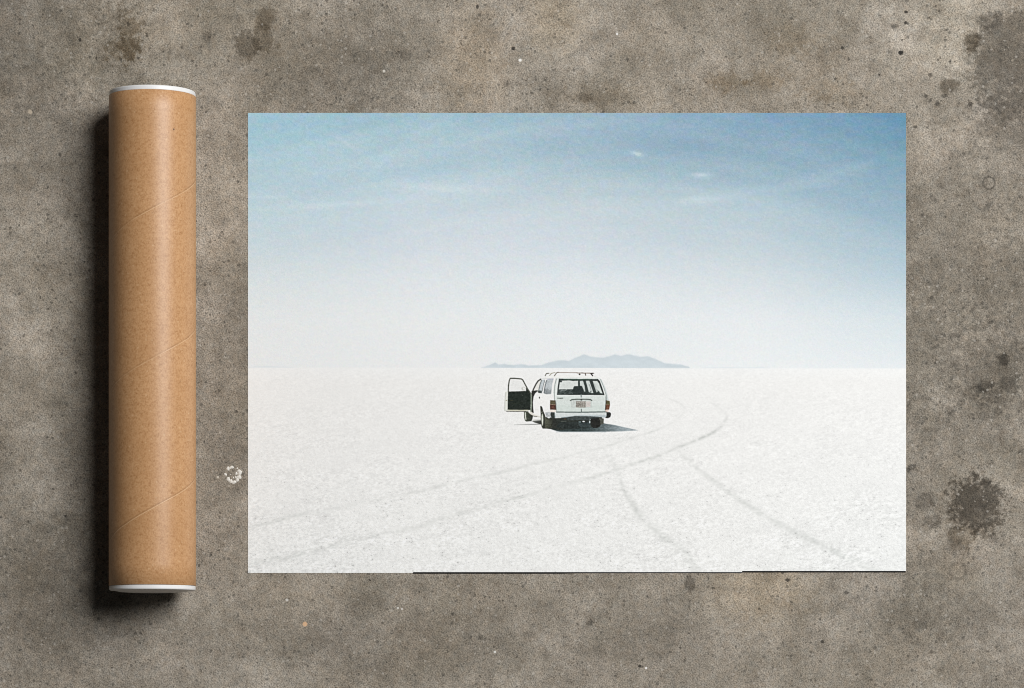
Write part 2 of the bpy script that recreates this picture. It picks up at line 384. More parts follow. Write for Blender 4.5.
def sky(x, y):
    ix = np.clip(np.searchsorted(SKX, x) - 1, 0, len(SKX) - 2); iy = np.clip(np.searchsorted(SKY, y) - 1, 0, len(SKY) - 2)
    fx = np.clip((x - SKX[ix]) / (SKX[ix + 1] - SKX[ix]), 0, 1)[..., None]; fy = np.clip((y - SKY[iy]) / (SKY[iy + 1] - SKY[iy]), 0, 1)[..., None]
    c = (SK[iy, ix] * (1 - fx) + SK[iy, ix + 1] * fx) * (1 - fy) + (SK[iy + 1, ix] * (1 - fx) + SK[iy + 1, ix + 1] * fx) * fy
    # wisps of high cloud
    c = c + (np.clip((y - 250) / 60, 0, 1) * 3.0)[..., None]
    amp = np.clip((300 - y) / 150, 0, 1)
    t = y + .18 * (x - 577) * np.sin(x / 210.0)
    w = vnoise(x, t, 150, 22, 3) * 16 + vnoise(x, t, 60, 9, 4) * 9 + vnoise(x, t, 24, 4, 5) * 4
    c = c + (w * amp * .85)[..., None] * np.array([1.0, .66, .46])
    for cx, cy, rx, ry, a, sl in [(638, 154, 5.5, 2.1, 36, .18), (633, 152.5, 4, 1.2, 14, .2), (702, 175, 9.5, 2.1, 34, 0), (703, 178.5, 8, 1.2, 10, .1), (700, 200, 24, 4, 14, -.06), (838, 172, 36, 6, 8, -.2), (862, 165, 16, 4, 6, -.3),
                              (350, 145, 18, 3, 6, .6), (380, 165, 18, 3, 6, -.9), (425, 130, 20, 3, 8, -.35), (268, 197, 22, 1.8, 7, 0), (330, 205, 60, 3, 9, -.06), (440, 188, 60, 4, 8, .05), (790, 186, 60, 5, 9, -.12)]:
        g = np.exp(-(((x - cx) / rx) ** 2 + ((y - cy - sl * (x - cx)) / ry) ** 2))
        c = c + (a * g)[..., None] * np.array([1.0, .75, .6])
    return c
HZ = lambda x: 367.6 + .8 * (x - 248) / 658
MT = np.array([(481, 367.8), (485, 366.6), (490.2, 364.6), (495.2, 362.4), (498.8, 364.8), (504.4, 364.1), (513.5, 365.3), (521.6, 364), (528.7, 365.5), (541, 365.2), (549, 362.3), (559.2, 360.2), (564, 360.4), (568.4, 361.1),
               (575.5, 357.8), (580, 356), (584.1, 354.4), (590.5, 356.6), (597, 357.4), (603.4, 357.7), (609, 356.2), (615.2, 354.4), (621, 356), (626.9, 354.4), (632, 355), (636.3, 356), (642, 357), (647.4, 356.2), (650, 356.8), (653.8, 358.3), (659, 360.8), (664.4, 363.1),
               (672, 363.9), (679.6, 364.3), (685, 365.8), (689, 367), (690, 368.4)])
def ridge(x):
    far = np.interp(x, [248, 255, 268, 280, 292, 300, 694, 705, 730, 745, 762, 775, 906], [367.3, 366.4, 366.0, 366.6, 367.2, 368.6, 368.6, 367.4, 367.2, 367.5, 367.0, 368.7, 368.7])
    return np.minimum(np.interp(x, MT[:, 0], MT[:, 1], left=380, right=380) + vnoise(x, x * 0, 3, 3, 8) * .5, far + 100), far
TRACKS = [
    ([(248, 527, 3.4, 9), (261.5, 524.5, 3.4, 12), (281.6, 519.5, 3.2, 19), (298, 515.3, 3, 20), (320, 512, 3, 12), (360, 503, 2.6, 8), (400, 495, 2.4, 7), (423, 490.6, 2.4, 11), (451, 483.3, 2.2, 16), (475.6, 477.5, 2, 11), (505.5, 471.7, 2, 15), (535, 463.7, 2, 15), (560, 458.3, 1.8, 13), (581, 452.4, 1.8, 11),
      (604, 447, 1.8, 13), (630.3, 438.3, 1.7, 18), (653, 431.3, 1.6, 20), (672.5, 422.5, 1.5, 13), (681, 415.5, 1.4, 15), (684.6, 409, 1.3, 16), (679, 403, 1.2, 13), (665.5, 397.5, 1.0, 6)]),
    ([(248, 565, 4.5, 9), (258, 562, 5, 14), (286.6, 557.3, 5, 16), (320, 549, 4.4, 15), (349, 540.5, 4, 9), (379, 534.6, 4, 13), (400, 530, 4, 14), (423, 525.8, 3.8, 13), (435, 520.5, 3.6, 11), (458, 513.5, 3.4, 14), (481, 508.6, 3.2, 13), (500, 502, 3.2, 20), (526.5, 495.6, 3, 19), (558, 486, 2.8, 12), (588, 478.6, 2.8, 17),
      (612.7, 470.8, 2.6, 22), (633.8, 463.8, 2.4, 24), (655, 456.8, 2.4, 28), (668, 451.6, 2.2, 20), (679.5, 447, 2.3, 32), (690, 443, 2.2, 26), (700.6, 438.3, 2.3, 38), (708, 435.2, 2.2, 34), (714.7, 431.6, 2.2, 30), (720.5, 426.5, 2.1, 27), (724, 421.8, 2, 24), (727, 416.4, 1.6, 18), (723, 410.5, 1.3, 6), (713, 404, 1.2, 12), (706, 401, 1, 3)]),
    ([(603, 447, 2, 5), (610, 460, 3, 8), (617, 469, 3.4, 14), (621.4, 484.7, 3.8, 12), (630.5, 500, 4.2, 17), (638.6, 514, 4.6, 24), (648.8, 525.4, 4.8, 21), (665, 538.5, 5, 19), (679, 547.8, 5.2, 12), (689.5, 560, 5.6, 17), (698, 572, 6, 19)]),
    ([(674, 446, 2, 8), (681.4, 454.2, 2.8, 12), (697.6, 468.5, 3.2, 16), (716, 482.4, 3.4, 18), (738.5, 498.6, 3.8, 24), (762, 514.5, 4.2, 30), (781, 525, 4.4, 26), (809, 538.8, 4.6, 25), (826, 547.2, 4.8, 15), (842, 555, 5, 24), (858, 563, 5, 22), (878, 572, 5, 20)])]
TR_SPL = []
for pts in TRACKS:
    p = np.array(pts, float); n = len(p); out = []
    for i in range(n - 1):
        p0, p1, p2, p3 = p[max(i - 1, 0)], p[i], p[i + 1], p[min(i + 2, n - 1)]
        m = max(4, int(np.hypot(*(p2 - p1)[:2]) / 1.2))
        for t in np.arange(m) / m:
            out.append(.5 * (2 * p1 + (p2 - p0) * t + (2 * p0 - 5 * p1 + 4 * p2 - p3) * t * t + (3 * p1 - p0 - 3 * p2 + p3) * t ** 3))
    TR_SPL.append(np.array(out))
def salt(x, y):
    v = np.clip(y - 368, 0, 210)
    n1 = vnoise(x, y, 2.2, 1.0, 21); n2 = vnoise(x, y, 3.4, 1.5, 22); n3 = vnoise(x + 1.6 * y, y + .16 * x, 5.5, 2.3, 23); n4 = vnoise(x, y + .2 * x, 22, 6, 24); n5 = vnoise(x, y, 60, 24, 25)
    px = rng.normal(0, 1, x.shape)
    k = v / 205
    g = n1 * (4 + 2 * k) + n2 * (1.0 + 4 * k) + n3 * (.4 + 2 * k) + n4 * (1.5 + 3 * k) + n5 * 2 + px * (1.6 + 4.6 * k)
    n0 = vnoise(x, y, 1.5, 1.05, 26)
    al_ = x * .95 - y * .31; ac_ = x * .31 + y * .95
    nd = vnoise(al_, ac_, 2.5, 1.0, 27); ne = vnoise(al_, ac_, 7.0, 2.2, 28)
    patch = np.clip(.75 + 1.6 * vnoise(x, y, 34, 16, 29), .25, 1.6)
    g = g + (nd * (4 + 24 * k) + ne * (1 + 4 * k)) * patch
    sk = np.clip(-(nd * .8 + n0 * .5 + n1 * .3 + .08 * px) - .5, 0, 1)
    g = g - sk * (20 + 200 * k) * np.clip((v - 30) / 110, 0, 1) + n0 * (2 + 9 * k)
    br = np.clip((n0 + .6 * n2 + .1 * px) - .5, 0, 1)
    g = g + br * 26 * k + 1.5 * k
    c = np.array([242.0, 241.2, 238.6]) + np.zeros(x.shape + (3,))
    c = c + (np.clip(v / 205, 0, 1) ** 1.5)[..., None] * np.array([-.5, 0.0, -.5])
    rightcool = np.clip((np.abs(x - 560) - 150) / 250, 0, 1) * k
    c = c + rightcool[..., None] * np.array([-5, -3.4, -2.4]) + np.clip((14 - v) / 14, 0, 1)[..., None] * np.array([1.5, 2.5, 3.5])
    tm = np.zeros(x.shape); tid = np.full(x.shape, -1)
    for i, s in enumerate(TR_SPL):
        best = np.full(x.shape, 1e9); wd = np.ones(x.shape); am = np.zeros(x.shape)
        bx0, bx1, by0, by1 = s[:, 0].min() - 12, s[:, 0].max() + 12, s[:, 1].min() - 12, s[:, 1].max() + 12
        for a in range(0, len(s), 12):
            q = s[a:a + 12]
            sel = (x > q[:, 0].min() - 12) & (x < q[:, 0].max() + 12) & (y > q[:, 1].min() - 12) & (y < q[:, 1].max() + 12)
            if not sel.any(): continue
            xs, ys = x[sel], y[sel]
            d = np.hypot(xs[:, None] - q[None, :, 0], (ys[:, None] - q[None, :, 1]) * 1.25)
            j = d.argmin(1); dm = d[np.arange(len(j)), j]
            bo = best[sel]; up = dm < bo
            bo[up] = dm[up]; best[sel] = bo
            t = wd[sel]; t[up] = q[j[up], 2]; wd[sel] = t
            t = am[sel]; t[up] = q[j[up], 3]; am[sel] = t
        f = np.exp(-(best / (wd * .8)) ** 2)
        mod = .75 + 1.1 * vnoise(x, y, 3.0, 2.0, 40 + i) + .8 * vnoise(x, y, 9, 7, 50 + i) + .25 * px
        tm = np.maximum(tm, f * am * (.95, .95, 1.15, .85)[i] * np.clip(mod, .1, 2))
        tid = np.where((best < wd * .85) & (am > 4), i, tid)
    c = c + g[..., None] * np.array([1, 1, .98]) - tm[..., None] * np.array([1.0, .94, .97])
    return c, tid
def picture(x, y):
    """colour (sRGB 0..255) and part id: 0 sky, 1 salt, 2 mountains, 3.. tracks, 10/11 clouds"""
    grain = rng.normal(0, 1, x.shape)
    s = sky(x, y)
    for q, (a_, sx_, sy_) in enumerate([((5.5, 0, -5.5), 7, 2.6), ((-3.5, 3.0, -3), 6, 3.5), ((3.5, 3, 3), 3.0, 2.2)]):
        s = s + (vnoise(x, y, sx_, sy_, 60 + q) * 1.6 * np.clip(1.1 - (y - 113) / 260, .25, 1))[..., None] * np.array(a_)
    gs = grain * np.clip(3.4 - (y - 113) / 120, 1.0, 3.4)
    s = s + gs[..., None] * np.array([1.25, 1.0, .9]) * 1.2 + rng.normal(0, 1.1, x.shape + (3,))
    main, far = ridge(x)
    hz = HZ(x)
    mcol = np.array([210.0, 220, 225]) + np.zeros(x.shape + (3,))
    mcol = mcol - (np.exp(-np.clip(y - main, 0, 99) / 1.6) * 6)[..., None] + (vnoise(x, y, 6, 2.5, 9) * 7 + grain * 1.1)[..., None] + (np.clip((x - 620) / 60, 0, 1) * -3)[..., None]
    a = np.clip((y - main) * .7 + .5, 0, 1); fa = np.clip(y - far + .5, 0, 1) * .8
    c = s * (1 - fa[..., None]) + np.array([222., 230, 234]) * fa[..., None]
    c = c * (1 - a[..., None]) + mcol * a[..., None]
    idm = np.where(y > main, 2, 0)
    for cx, cy, rx, ry, sl, i in [(638, 154, 5.5, 2, .18, 10), (702, 175, 9.5, 2.2, 0, 11)]:
        idm = np.where(((x - cx) / rx) ** 2 + ((y - cy - sl * (x - cx)) / ry) ** 2 < 1, i, idm)
    sc, tid = salt(x, y)
    b_ = np.clip(y - hz + .5, 0, 1)[..., None]
    c = c * (1 - b_) + sc * b_
    idm = np.where(y > hz, np.where(tid >= 0, 3 + tid, 1), idm)
    return c, idm

gx = np.concatenate([[X0], np.arange(X0 + .5, X1), [X1]]); gy = np.concatenate([[Y0], np.arange(Y0 + .5, Y1 - 2), [Y1]])
GX, GY = np.meshgrid(gx, gy)
BASE, BID = picture(GX, GY)
# print lost a little at the very edge
# the trimmed bottom edge runs in three slightly different lines
GYP = GY.copy()
GYP[-1] = np.where(gx < 413, 573.0, np.where(gx < 742, 572.15, 571.0))

# ---- the station wagon, polygon by polygon (photo pixels)
CX0, CX1, CY0, CY1 = 496.5, 655.5, 364.5, 439.5
SS, SUB = 3, 3
nx, ny = int((CX1 - CX0) * SS), int((CY1 - CY0) * SS)
vx = CX0 + np.arange(nx + 1) / SS; vy = CY0 + np.arange(ny + 1) / SS
fx_ = (CX0 - .5 / SS) + (np.arange((nx + 1) * SUB) + .5) / (SS * SUB)
fy_ = (CY0 - .5 / SS) + (np.arange((ny + 1) * SUB) + .5) / (SS * SUB)
FX, FY = np.meshgrid(fx_, fy_)
RGB = np.zeros(FX.shape + (3,)); AL = np.zeros(FX.shape); PID = np.full(FX.shape, -1)
NAMES = []
def key(k):
    if k not in NAMES: NAMES.append(k)
    return NAMES.index(k)
def inside(P, x, y):
    ins = np.zeros(x.shape, bool); n = len(P)
    for i in range(n):
        xa, ya = P[i]; xb, yb = P[(i + 1) % n]
        if ya == yb: continue
        c = ((ya > y) != (yb > y)) & (x < (xb - xa) * (y - ya) / (yb - ya) + xa)
        ins ^= c
    return ins
def blit(m, sl, col, k, alpha, col2=None, axis=None, noise=0.0):
    col = np.array(col, float)
    sub = RGB[sl]; al = AL[sl]
    if col2 is None: cc = np.broadcast_to(col, sub.shape).copy()
    else:
        a0, a1, ax = axis
        t = np.clip(((FX if ax == 'x' else FY)[sl] - a0) / (a1 - a0), 0, 1)[..., None]
        cc = col * (1 - t) + np.array(col2, float) * t
        if isinstance(alpha, tuple): pass
    if noise: cc = cc + (vnoise(FX[sl], FY[sl], 1.3, 1.1, 77) * 2 * noise)[..., None]
    A = alpha
    if isinstance(alpha, tuple):
        a0, a1, ax, va, vb = alpha
        t = np.clip(((FX if ax == 'x' else FY)[sl] - a0) / (a1 - a0), 0, 1); A = va + (vb - va) * t
    Am = np.where(m, A, 0.0)
    na = Am + al * (1 - Am)
    w = np.where(na > 0, Am / np.maximum(na, 1e-9), 0)[..., None]
    RGB[sl] = sub * (1 - w) + cc * w; AL[sl] = na
    if k is not None:
        p = PID[sl]; p[m] = key(k); PID[sl] = p
def box(xa, xb, ya, yb):
    i0, i1 = np.searchsorted(fx_, [xa - .2, xb + .2]); j0, j1 = np.searchsorted(fy_, [ya - .2, yb + .2])
    return (slice(j0, j1), slice(i0, i1))
def poly(P, col, k, alpha=1.0, **kw):
    P = np.array(P, float); sl = box(P[:, 0].min(), P[:, 0].max(), P[:, 1].min(), P[:, 1].max())
    blit(inside(P, FX[sl], FY[sl]), sl, col, k, alpha, **kw)
def line(P, w, col, k, alpha=1.0, **kw):
    P = np.array(P, float); w2 = w / 2
    sl = box(P[:, 0].min() - w2, P[:, 0].max() + w2, P[:, 1].min() - w2, P[:, 1].max() + w2)
    x, y = FX[sl], FY[sl]; m = np.zeros(x.shape, bool)
    for (xa, ya), (xb, yb) in zip(P[:-1], P[1:]):
        L = max((xb - xa) ** 2 + (yb - ya) ** 2, 1e-9)
        t = np.clip(((x - xa) * (xb - xa) + (y - ya) * (yb - ya)) / L, 0, 1)
        m |= np.hypot(x - xa - t * (xb - xa), y - ya - t * (yb - ya)) < w2
    blit(m, sl, col, k, alpha, **kw)
def ell(cx, cy, rx, ry, col, k, alpha=1.0, **kw):
    sl = box(cx - rx, cx + rx, cy - ry, cy + ry)
    blit(((FX[sl] - cx) / rx) ** 2 + ((FY[sl] - cy) / ry) ** 2 < 1, sl, col, k, alpha, **kw)

B = 'body'
# shadow on the salt
poly([(546, 427.5), (552, 429.6), (557, 431.2), (562, 431.8), (605, 431.7), (622, 431.4), (632, 430.7), (638, 430.3), (632, 428.9), (626, 427.6), (614, 424.9), (606, 423.8), (590, 420), (552, 418)], (50, 62, 62), 'ground_shadow', col2=(152, 163, 167), axis=(586, 622, 'x'), noise=16)
poly([(622, 427), (626, 427.7), (632, 429), (639, 430.3), (632, 430.9), (622, 431.4)], (166, 176, 180), 'ground_shadow', alpha=.4, noise=10)
line([(556, 431.9), (606, 432)], .8, (170, 180, 184), 'ground_shadow', alpha=.7)
line([(514, 424.7), (524, 424.6), (541, 424.2)], .8, (132, 133, 130), 'ground_shadow', alpha=(512, 534, 'x', .15, .95))
poly([(531.5, 421), (541.5, 420), (541.5, 424.4), (538, 423.6), (534.5, 422.6)], (96, 98, 92), 'ground_shadow', col2=(48, 50, 46), axis=(532, 540, 'x'))
poly([(533, 419.5), (541, 418.8), (541, 421), (531.8, 421.6)], (190, 190, 184), 'ground_shadow', alpha=.5)
# underbody
poly([(541, 417.5), (556, 417.5), (575, 415.5), (602, 417), (602.5, 421), (600, 426.5), (592, 427), (560, 430), (545, 428.5)], (40, 45, 40), 'underbody', noise=10)
poly([(566, 417.5), (575, 416.2), (590, 416.2), (600, 417.2), (591.5, 420.5), (580, 420), (568, 420.5)], (62, 70, 69), 'underbody', noise=18)
poly([(560, 422), (590, 421.5), (591, 427.5), (566, 429.5), (556, 427)], (34, 42, 40), 'underbody', noise=14)
poly([(578, 423.2), (590, 422.5), (591, 427), (580, 427.5)], (62, 74, 76), 'underbody', alpha=.7, noise=12)
ell(583.6, 421.5, 1.3, .65, (235, 240, 240), 'underbody'); ell(589.7, 422, .6, 1.4, (206, 216, 216), 'underbody'); ell(579.8, 422, 1.4, .5, (130, 148, 150), 'underbody'); ell(590.6, 419.5, .9, .5, (190, 198, 198), 'underbody')
ell(587, 421, .8, .8, (24, 28, 28), 'underbody'); line([(561, 421.3), (566, 421.4)], .6, (110, 116, 108), 'underbody', alpha=.7); ell(565, 419, 1.2, .7, (70, 58, 42), 'underbody')
# front wheel
poly([(524.2, 411.5), (528, 411.5), (533.2, 415), (532.4, 419), (531.4, 421.2), (526.2, 421.6), (524.9, 420.2), (524.2, 417)], (70, 76, 62), 'wheel_front', noise=8, col2=(44, 48, 42), axis=(526, 532, 'x'))
line([(525.4, 412.8), (525.5, 417), (525.9, 419.4)], 1.0, (216, 218, 208), 'wheel_front'); line([(524.2, 412), (524.3, 417.5), (525.2, 420.8)], .55, (120, 122, 110), 'wheel_front')
# body side
poly([(531.5, 394), (534, 390.5), (537, 384.5), (540.2, 379), (545, 377.6), (556, 377.6), (556, 413), (552, 413.2), (547.5, 415.5), (545, 412.5), (543, 409), (541.5, 409.5), (541, 417.5), (533.5, 415.4), (531, 412.5)], (243, 242, 239), B, noise=2)
line([(540, 378.5), (545, 378.4), (553, 378.3)], .7, (205, 207, 206), B, alpha=.8)
# side windows
poly([(538.2, 393), (538.6, 389), (540, 383.5), (541.8, 380), (545.2, 379.4), (543.6, 384), (542.2, 393.3)], (196, 203, 206), 'side_window_b', noise=10)
poly([(538, 393), (538.3, 390.4), (541.9, 390.8), (541.7, 393.2)], (72, 80, 78), 'side_window_b', noise=14)
line([(541.6, 380.2), (540, 384.5), (538.7, 390.5)], .9, (112, 118, 116), 'side_window_b'); line([(544.8, 380.6), (543.4, 385), (542.3, 391)], .6, (118, 124, 124), 'side_window_b')
poly([(543.8, 393.6), (544.8, 387), (546.6, 381), (548, 379), (553.6, 379), (552.2, 384), (551.2, 394), (547, 394.4)], (190, 196, 198), 'side_window_c', noise=12)
poly([(543.9, 393.5), (544.4, 389.4), (547, 388.4), (550, 390), (551.6, 388.8), (551.2, 394), (547, 394.4)], (150, 156, 158), 'side_window_c', noise=20)
line([(546.8, 380.4), (545.2, 385), (544, 392.8)], .8, (92, 98, 100), 'side_window_c'); ell(546, 382.8, .9, 1.2, (150, 156, 160), 'side_window_c'); line([(547, 379.2), (553.4, 379)], .6, (178, 178, 196), 'side_window_c')
# open doorway and front pillar
poly([(534, 391.2), (535.6, 387), (538.4, 381.8), (541.2, 380.2), (539.8, 383.8), (538, 391.6)], (232, 230, 224), 'doorway')
line([(532.4, 392), (533.6, 389), (536.2, 383.8), (538.2, 380.9), (540.6, 379.4)], 1.35, (70, 70, 64), 'doorway', noise=14)
poly([(531.6, 391.2), (533.4, 390.8), (536.9, 390.3), (537.2, 391.6), (535.2, 393.4), (533.6, 396.6), (532.9, 402), (533.1, 408), (533.7, 413), (531.2, 412.2)], (36, 36, 31), 'doorway', noise=10)
line([(537.4, 390.6), (538.6, 392.6)], .8, (110, 112, 106), 'doorway')
ell(539.4, 397.7, .55, 1.0, (62, 62, 58), 'door_handle')
line([(534, 399.5), (535, 399.6)], .5, (225, 222, 216), B); line([(535.5, 409.5), (538, 409.6)], .5, (222, 220, 214), B, alpha=.6)
# sill
poly([(528.2, 412.4), (531.5, 411.6), (534, 414.4), (541, 416.6), (541, 417.9), (535, 416.6), (531, 414.6)], (222, 219, 210), B, noise=6)
line([(530.5, 414.7), (534.4, 416.5), (537, 416.7)], .6, (70, 70, 62), B, alpha=.8)
# near rear wheel
poly([(540.2, 406.2), (541.2, 406), (542.3, 407.4), (543.4, 411.6), (544.8, 414.6), (545.6, 417.2), (556, 418), (556.5, 428), (551, 428.7), (543, 428.7), (541.8, 427.2), (541, 422), (540.6, 413)], (50, 52, 43), 'wheel_rear', noise=12, col2=(38, 41, 36), axis=(548, 554, 'x'))
poly([(545, 417.5), (549, 419), (553, 419.2), (552.5, 428), (545, 428.4)], (88, 91, 75), 'wheel_rear', alpha=(546, 553, 'x', .8, .1), noise=16)
ell(542.3, 419.8, 1.0, 6.3, (186, 191, 176), 'wheel_rear'); ell(542.35, 420, .5, 4.8, (222, 224, 214), 'wheel_rear')
line([(541, 412.5), (541.1, 420), (541.9, 426.5), (543, 428.4)], .7, (64, 65, 56), 'wheel_rear'); line([(543.6, 412), (543.8, 420), (543.4, 426)], .6, (56, 58, 50), 'wheel_rear'); line([(541.2, 412.5), (542.4, 412)], .9, (120, 122, 112), 'wheel_rear')
# tailgate
poly([(552.6, 395), (553.8, 386), (555.6, 378.4), (600.2, 378.3), (603, 384), (606.2, 396.2), (606.2, 412), (555.5, 412.6), (552, 413)], (228, 233, 229), B, noise=4)
poly([(556.6, 396), (606, 396), (605.6, 411.6), (556.4, 411.8)], (219, 226, 221), 'tailgate', noise=5)
poly([(556.4, 405), (605.6, 405), (605.6, 411.6), (556.4, 411.8)], (212, 221, 215), 'tailgate', alpha=.7, noise=3)
poly([(549.8, 401), (553, 394), (555.2, 400), (555.6, 412), (550, 412.5)], (240, 240, 237), B)
line([(556.4, 379), (555, 384), (554.3, 392), (554.6, 400)], .8, (158, 164, 160), 'tailgate'); line([(556, 401), (556.4, 405), (556.6, 411.5)], .6, (170, 178, 174), 'tailgate')
line([(605.9, 396), (605.7, 401), (605.2, 411)], .7, (150, 158, 154), 'tailgate')
poly([(600.3, 378.6), (602, 380), (605.4, 387.2), (607.6, 394), (608.9, 400.4), (606.4, 400.6), (606.2, 396.4), (603.2, 385.6)], (206, 213, 211), B, noise=5)
line([(600.4, 379.6), (603.2, 386), (606.2, 395.4), (606.4, 400)], .6, (132, 140, 137), B, alpha=.8); line([(602, 380.6), (606.2, 390), (608.4, 399)], .5, (228, 232, 231), B)
line([(556.8, 400), (570, 400), (592, 400.2), (605.4, 400)], .5, (206, 208, 203), 'tailgate', alpha=.6)
line([(556.5, 412.1), (580, 412.3), (606.4, 411.9)], 1.1, (98, 110, 106), 'tailgate'); 
# roof and rack
poly([(540.2, 378.2), (545.6, 376.2), (553.5, 374.8), (590, 375.4), (596, 376.3), (600.6, 378.5)], (241, 241, 237), B, noise=2)
line([(555.5, 378.2), (575, 377.6), (597, 378.2)], .5, (208, 214, 210), B, alpha=.7); line([(594, 376.2), (600, 378.3)], .5, (214, 218, 214), B, alpha=.6)
R_ = 'roof_rack'
line([(545.2, 375.7), (546.4, 373.6), (548.8, 373.3)], .8, (92, 90, 78), R_); line([(549.6, 375.6), (551.6, 373.4), (554.6, 372.6)], .7, (132, 130, 108), R_, alpha=.85); line([(554.4, 375.9), (556, 373.6), (557.2, 372.5), (558.9, 372.3)], .75, (96, 90, 76), R_)
line([(548.8, 373.4), (556, 372.6)], .45, (178, 174, 160), R_, alpha=.7)
line([(558.6, 372.6), (577, 372.7)], .75, (164, 154, 146), R_); line([(577, 373), (593.8, 373.3)], .8, (128, 112, 98), R_)
ell(579.6, 374.4, .9, .7, (44, 42, 38), R_); line([(585.2, 373.4), (585.7, 375.4)], .8, (80, 74, 66), R_); line([(590.8, 373.5), (592.6, 375.8)], 1.1, (48, 46, 42), R_); ell(592.3, 373.4, 1.4, .6, (62, 56, 50), R_); ell(582, 373, 1.5, .5, (104, 92, 80), R_)
# rear window
W_ = 'rear_window'
poly([(559, 378.8), (597.4, 379.1), (599.4, 380.8), (601.6, 386.8), (604.1, 394.9), (557.2, 394.7), (557.8, 388)], (46, 56, 53), W_, noise=10)
line([(564, 379.4), (574, 379.6), (590, 379.4)], 1.1, (66, 90, 78), W_, alpha=.8, noise=8)
poly([(558.8, 389.6), (560, 380.8), (569, 380.4), (573, 381), (578, 380.8), (578, 386.2), (574, 386.6), (573, 389.2), (567, 389.4)], (217, 221, 217), W_, noise=5)
poly([(559.4, 380.8), (562, 381), (561.9, 382.2), (559.2, 382.2)], (42, 50, 48), W_)
poly([(558.6, 389.4), (573, 389.2), (573, 394), (558, 394)], (64, 73, 71), W_, noise=26)
line([(560.5, 391), (562.4, 390.2), (564, 391), (566.8, 389.6)], .7, (150, 158, 155), W_, alpha=.8, noise=20)
poly([(573, 394), (573.2, 388), (574.2, 386.2), (581.6, 386), (583, 391), (583, 394)], (38, 47, 46), W_, noise=8)
poly([(578, 380.2), (579.6, 380.2), (579.8, 386.4), (578, 386.4)], (52, 62, 60), W_)
poly([(579.9, 381), (583, 380.8), (584.6, 386), (585.4, 392), (584, 390.6), (582, 386.2), (580, 385.8)], (204, 211, 207), W_, noise=9)
ell(584.4, 390.2, .6, 1.5, (184, 192, 188), W_)
poly([(585.8, 380.8), (589.4, 380.8), (591.4, 387), (593.4, 393), (591.6, 393.1), (588.8, 392.2), (587.3, 386.5)], (205, 212, 208), W_, noise=10)
line([(589.2, 384.5), (590.6, 388), (591.4, 392)], .6, (120, 130, 126), W_, alpha=.8); ell(590.5, 391.8, .9, .9, (98, 108, 104), W_, alpha=.7)
poly([(592.7, 381), (597.2, 381), (599, 383.4), (601, 389.4), (602.6, 393.6), (600.6, 393.2), (598.6, 391), (596.4, 392.4)], (209, 216, 211), W_, noise=9)
line([(597.2, 390), (599, 391.6), (600.2, 393.4)], .6, (100, 112, 106), W_, alpha=.8); line([(594.5, 384), (596.4, 389.4), (597, 392)], .5, (150, 158, 154), W_, alpha=.7)
line([(597.5, 379.4), (599.4, 381.4), (601.8, 388), (603.9, 394.8)], 1.0, (34, 40, 38), W_); line([(559.3, 379), (558, 388), (557.5, 394.6)], .8, (40, 47, 45), W_)
line([(557.3, 394.5), (604, 394.7)], .8, (38, 46, 43), W_)
# trim on the tailgate
line([(581, 394.6), (581.3, 397.2)], 1.2, (112, 124, 122), 'wiper', alpha=.9); line([(581.4, 397), (581.4, 399.6)], .5, (196, 202, 198), 'wiper')
line([(557.4, 398.2), (559.8, 398.4), (562.8, 398.2)], .85, (116, 122, 116), 'badge', noise=26)
poly([(571, 400.4), (591.8, 400.4), (591.6, 407.6), (571.2, 407.6)], (198, 205, 200), 'plate_recess', noise=8); poly([(571.7, 400.9), (591, 400.9), (590.9, 407.1), (571.8, 407.1)], (206, 212, 207), 'plate_recess', noise=10)
poly([(586, 401.4), (590.6, 401.4), (590.4, 407), (586, 407)], (212, 205, 199), 'plate_recess', noise=8)
line([(570.4, 400.6), (572, 399.6), (577, 399.3), (586, 399.3), (590.4, 399.6), (591.8, 400.5)], 1.15, (92, 100, 94), 'handle', noise=8); ell(581.4, 400, .9, .55, (54, 60, 56), 'handle')
poly([(576, 401.2), (585.9, 401.2), (585.8, 407.7), (576, 407.7)], (160, 157, 148), 'number_plate', noise=34)
for i, (a, b2) in enumerate([(576.9, 0), (578.8, 1), (580.7, 0), (582.6, 1), (584.4, 0)]):     # too blurred in the photograph to be read: a row of dull red strokes
    line([(a - .3, 402.4 + .4 * b2), (a + .5, 404 - .5 * b2), (a - .2, 406.4)], .62, (116, 104, 98), 'number_plate', alpha=.8)
line([(576.4, 401.6), (585.4, 401.6)], .6, (140, 130, 124), 'number_plate', alpha=.6)
line([(581.3, 409.2), (581.4, 411.4)], .9, (96, 106, 102), 'lock')
# lamps
for k_, up, lo, cu, cl in [('tail_light_a', [(550.2, 400.2), (555.1, 400.5), (555.6, 404.6), (550.1, 404.4)], [(550, 404.7), (555.7, 404.9), (555.9, 409.8), (550, 409.6)], (92, 84, 62), (78, 46, 34)),
                       ('tail_light_b', [(606.2, 400.4), (609.7, 401), (610, 404.7), (605.9, 404.6)], [(605.4, 404.9), (610, 404.9), (609.1, 409.6), (605.3, 409.8)], (92, 86, 56), (100, 62, 42))]:
    poly(up, cu, k_, noise=12); poly(lo, cl, k_, noise=12)
    line([up[1], up[2], lo[2]] if k_[-1] == 'a' else [up[0], up[3], lo[3]], .7, (52, 38, 28), k_, alpha=.8)
    line([lo[0], lo[1]], .5, (150, 118, 98), k_, alpha=.8)
ell(553, 407.4, 1.3, 1.2, (112, 72, 58), 'tail_light_a', alpha=.8); ell(607.6, 407.4, 1, 1.2, (126, 84, 60), 'tail_light_b', alpha=.8)
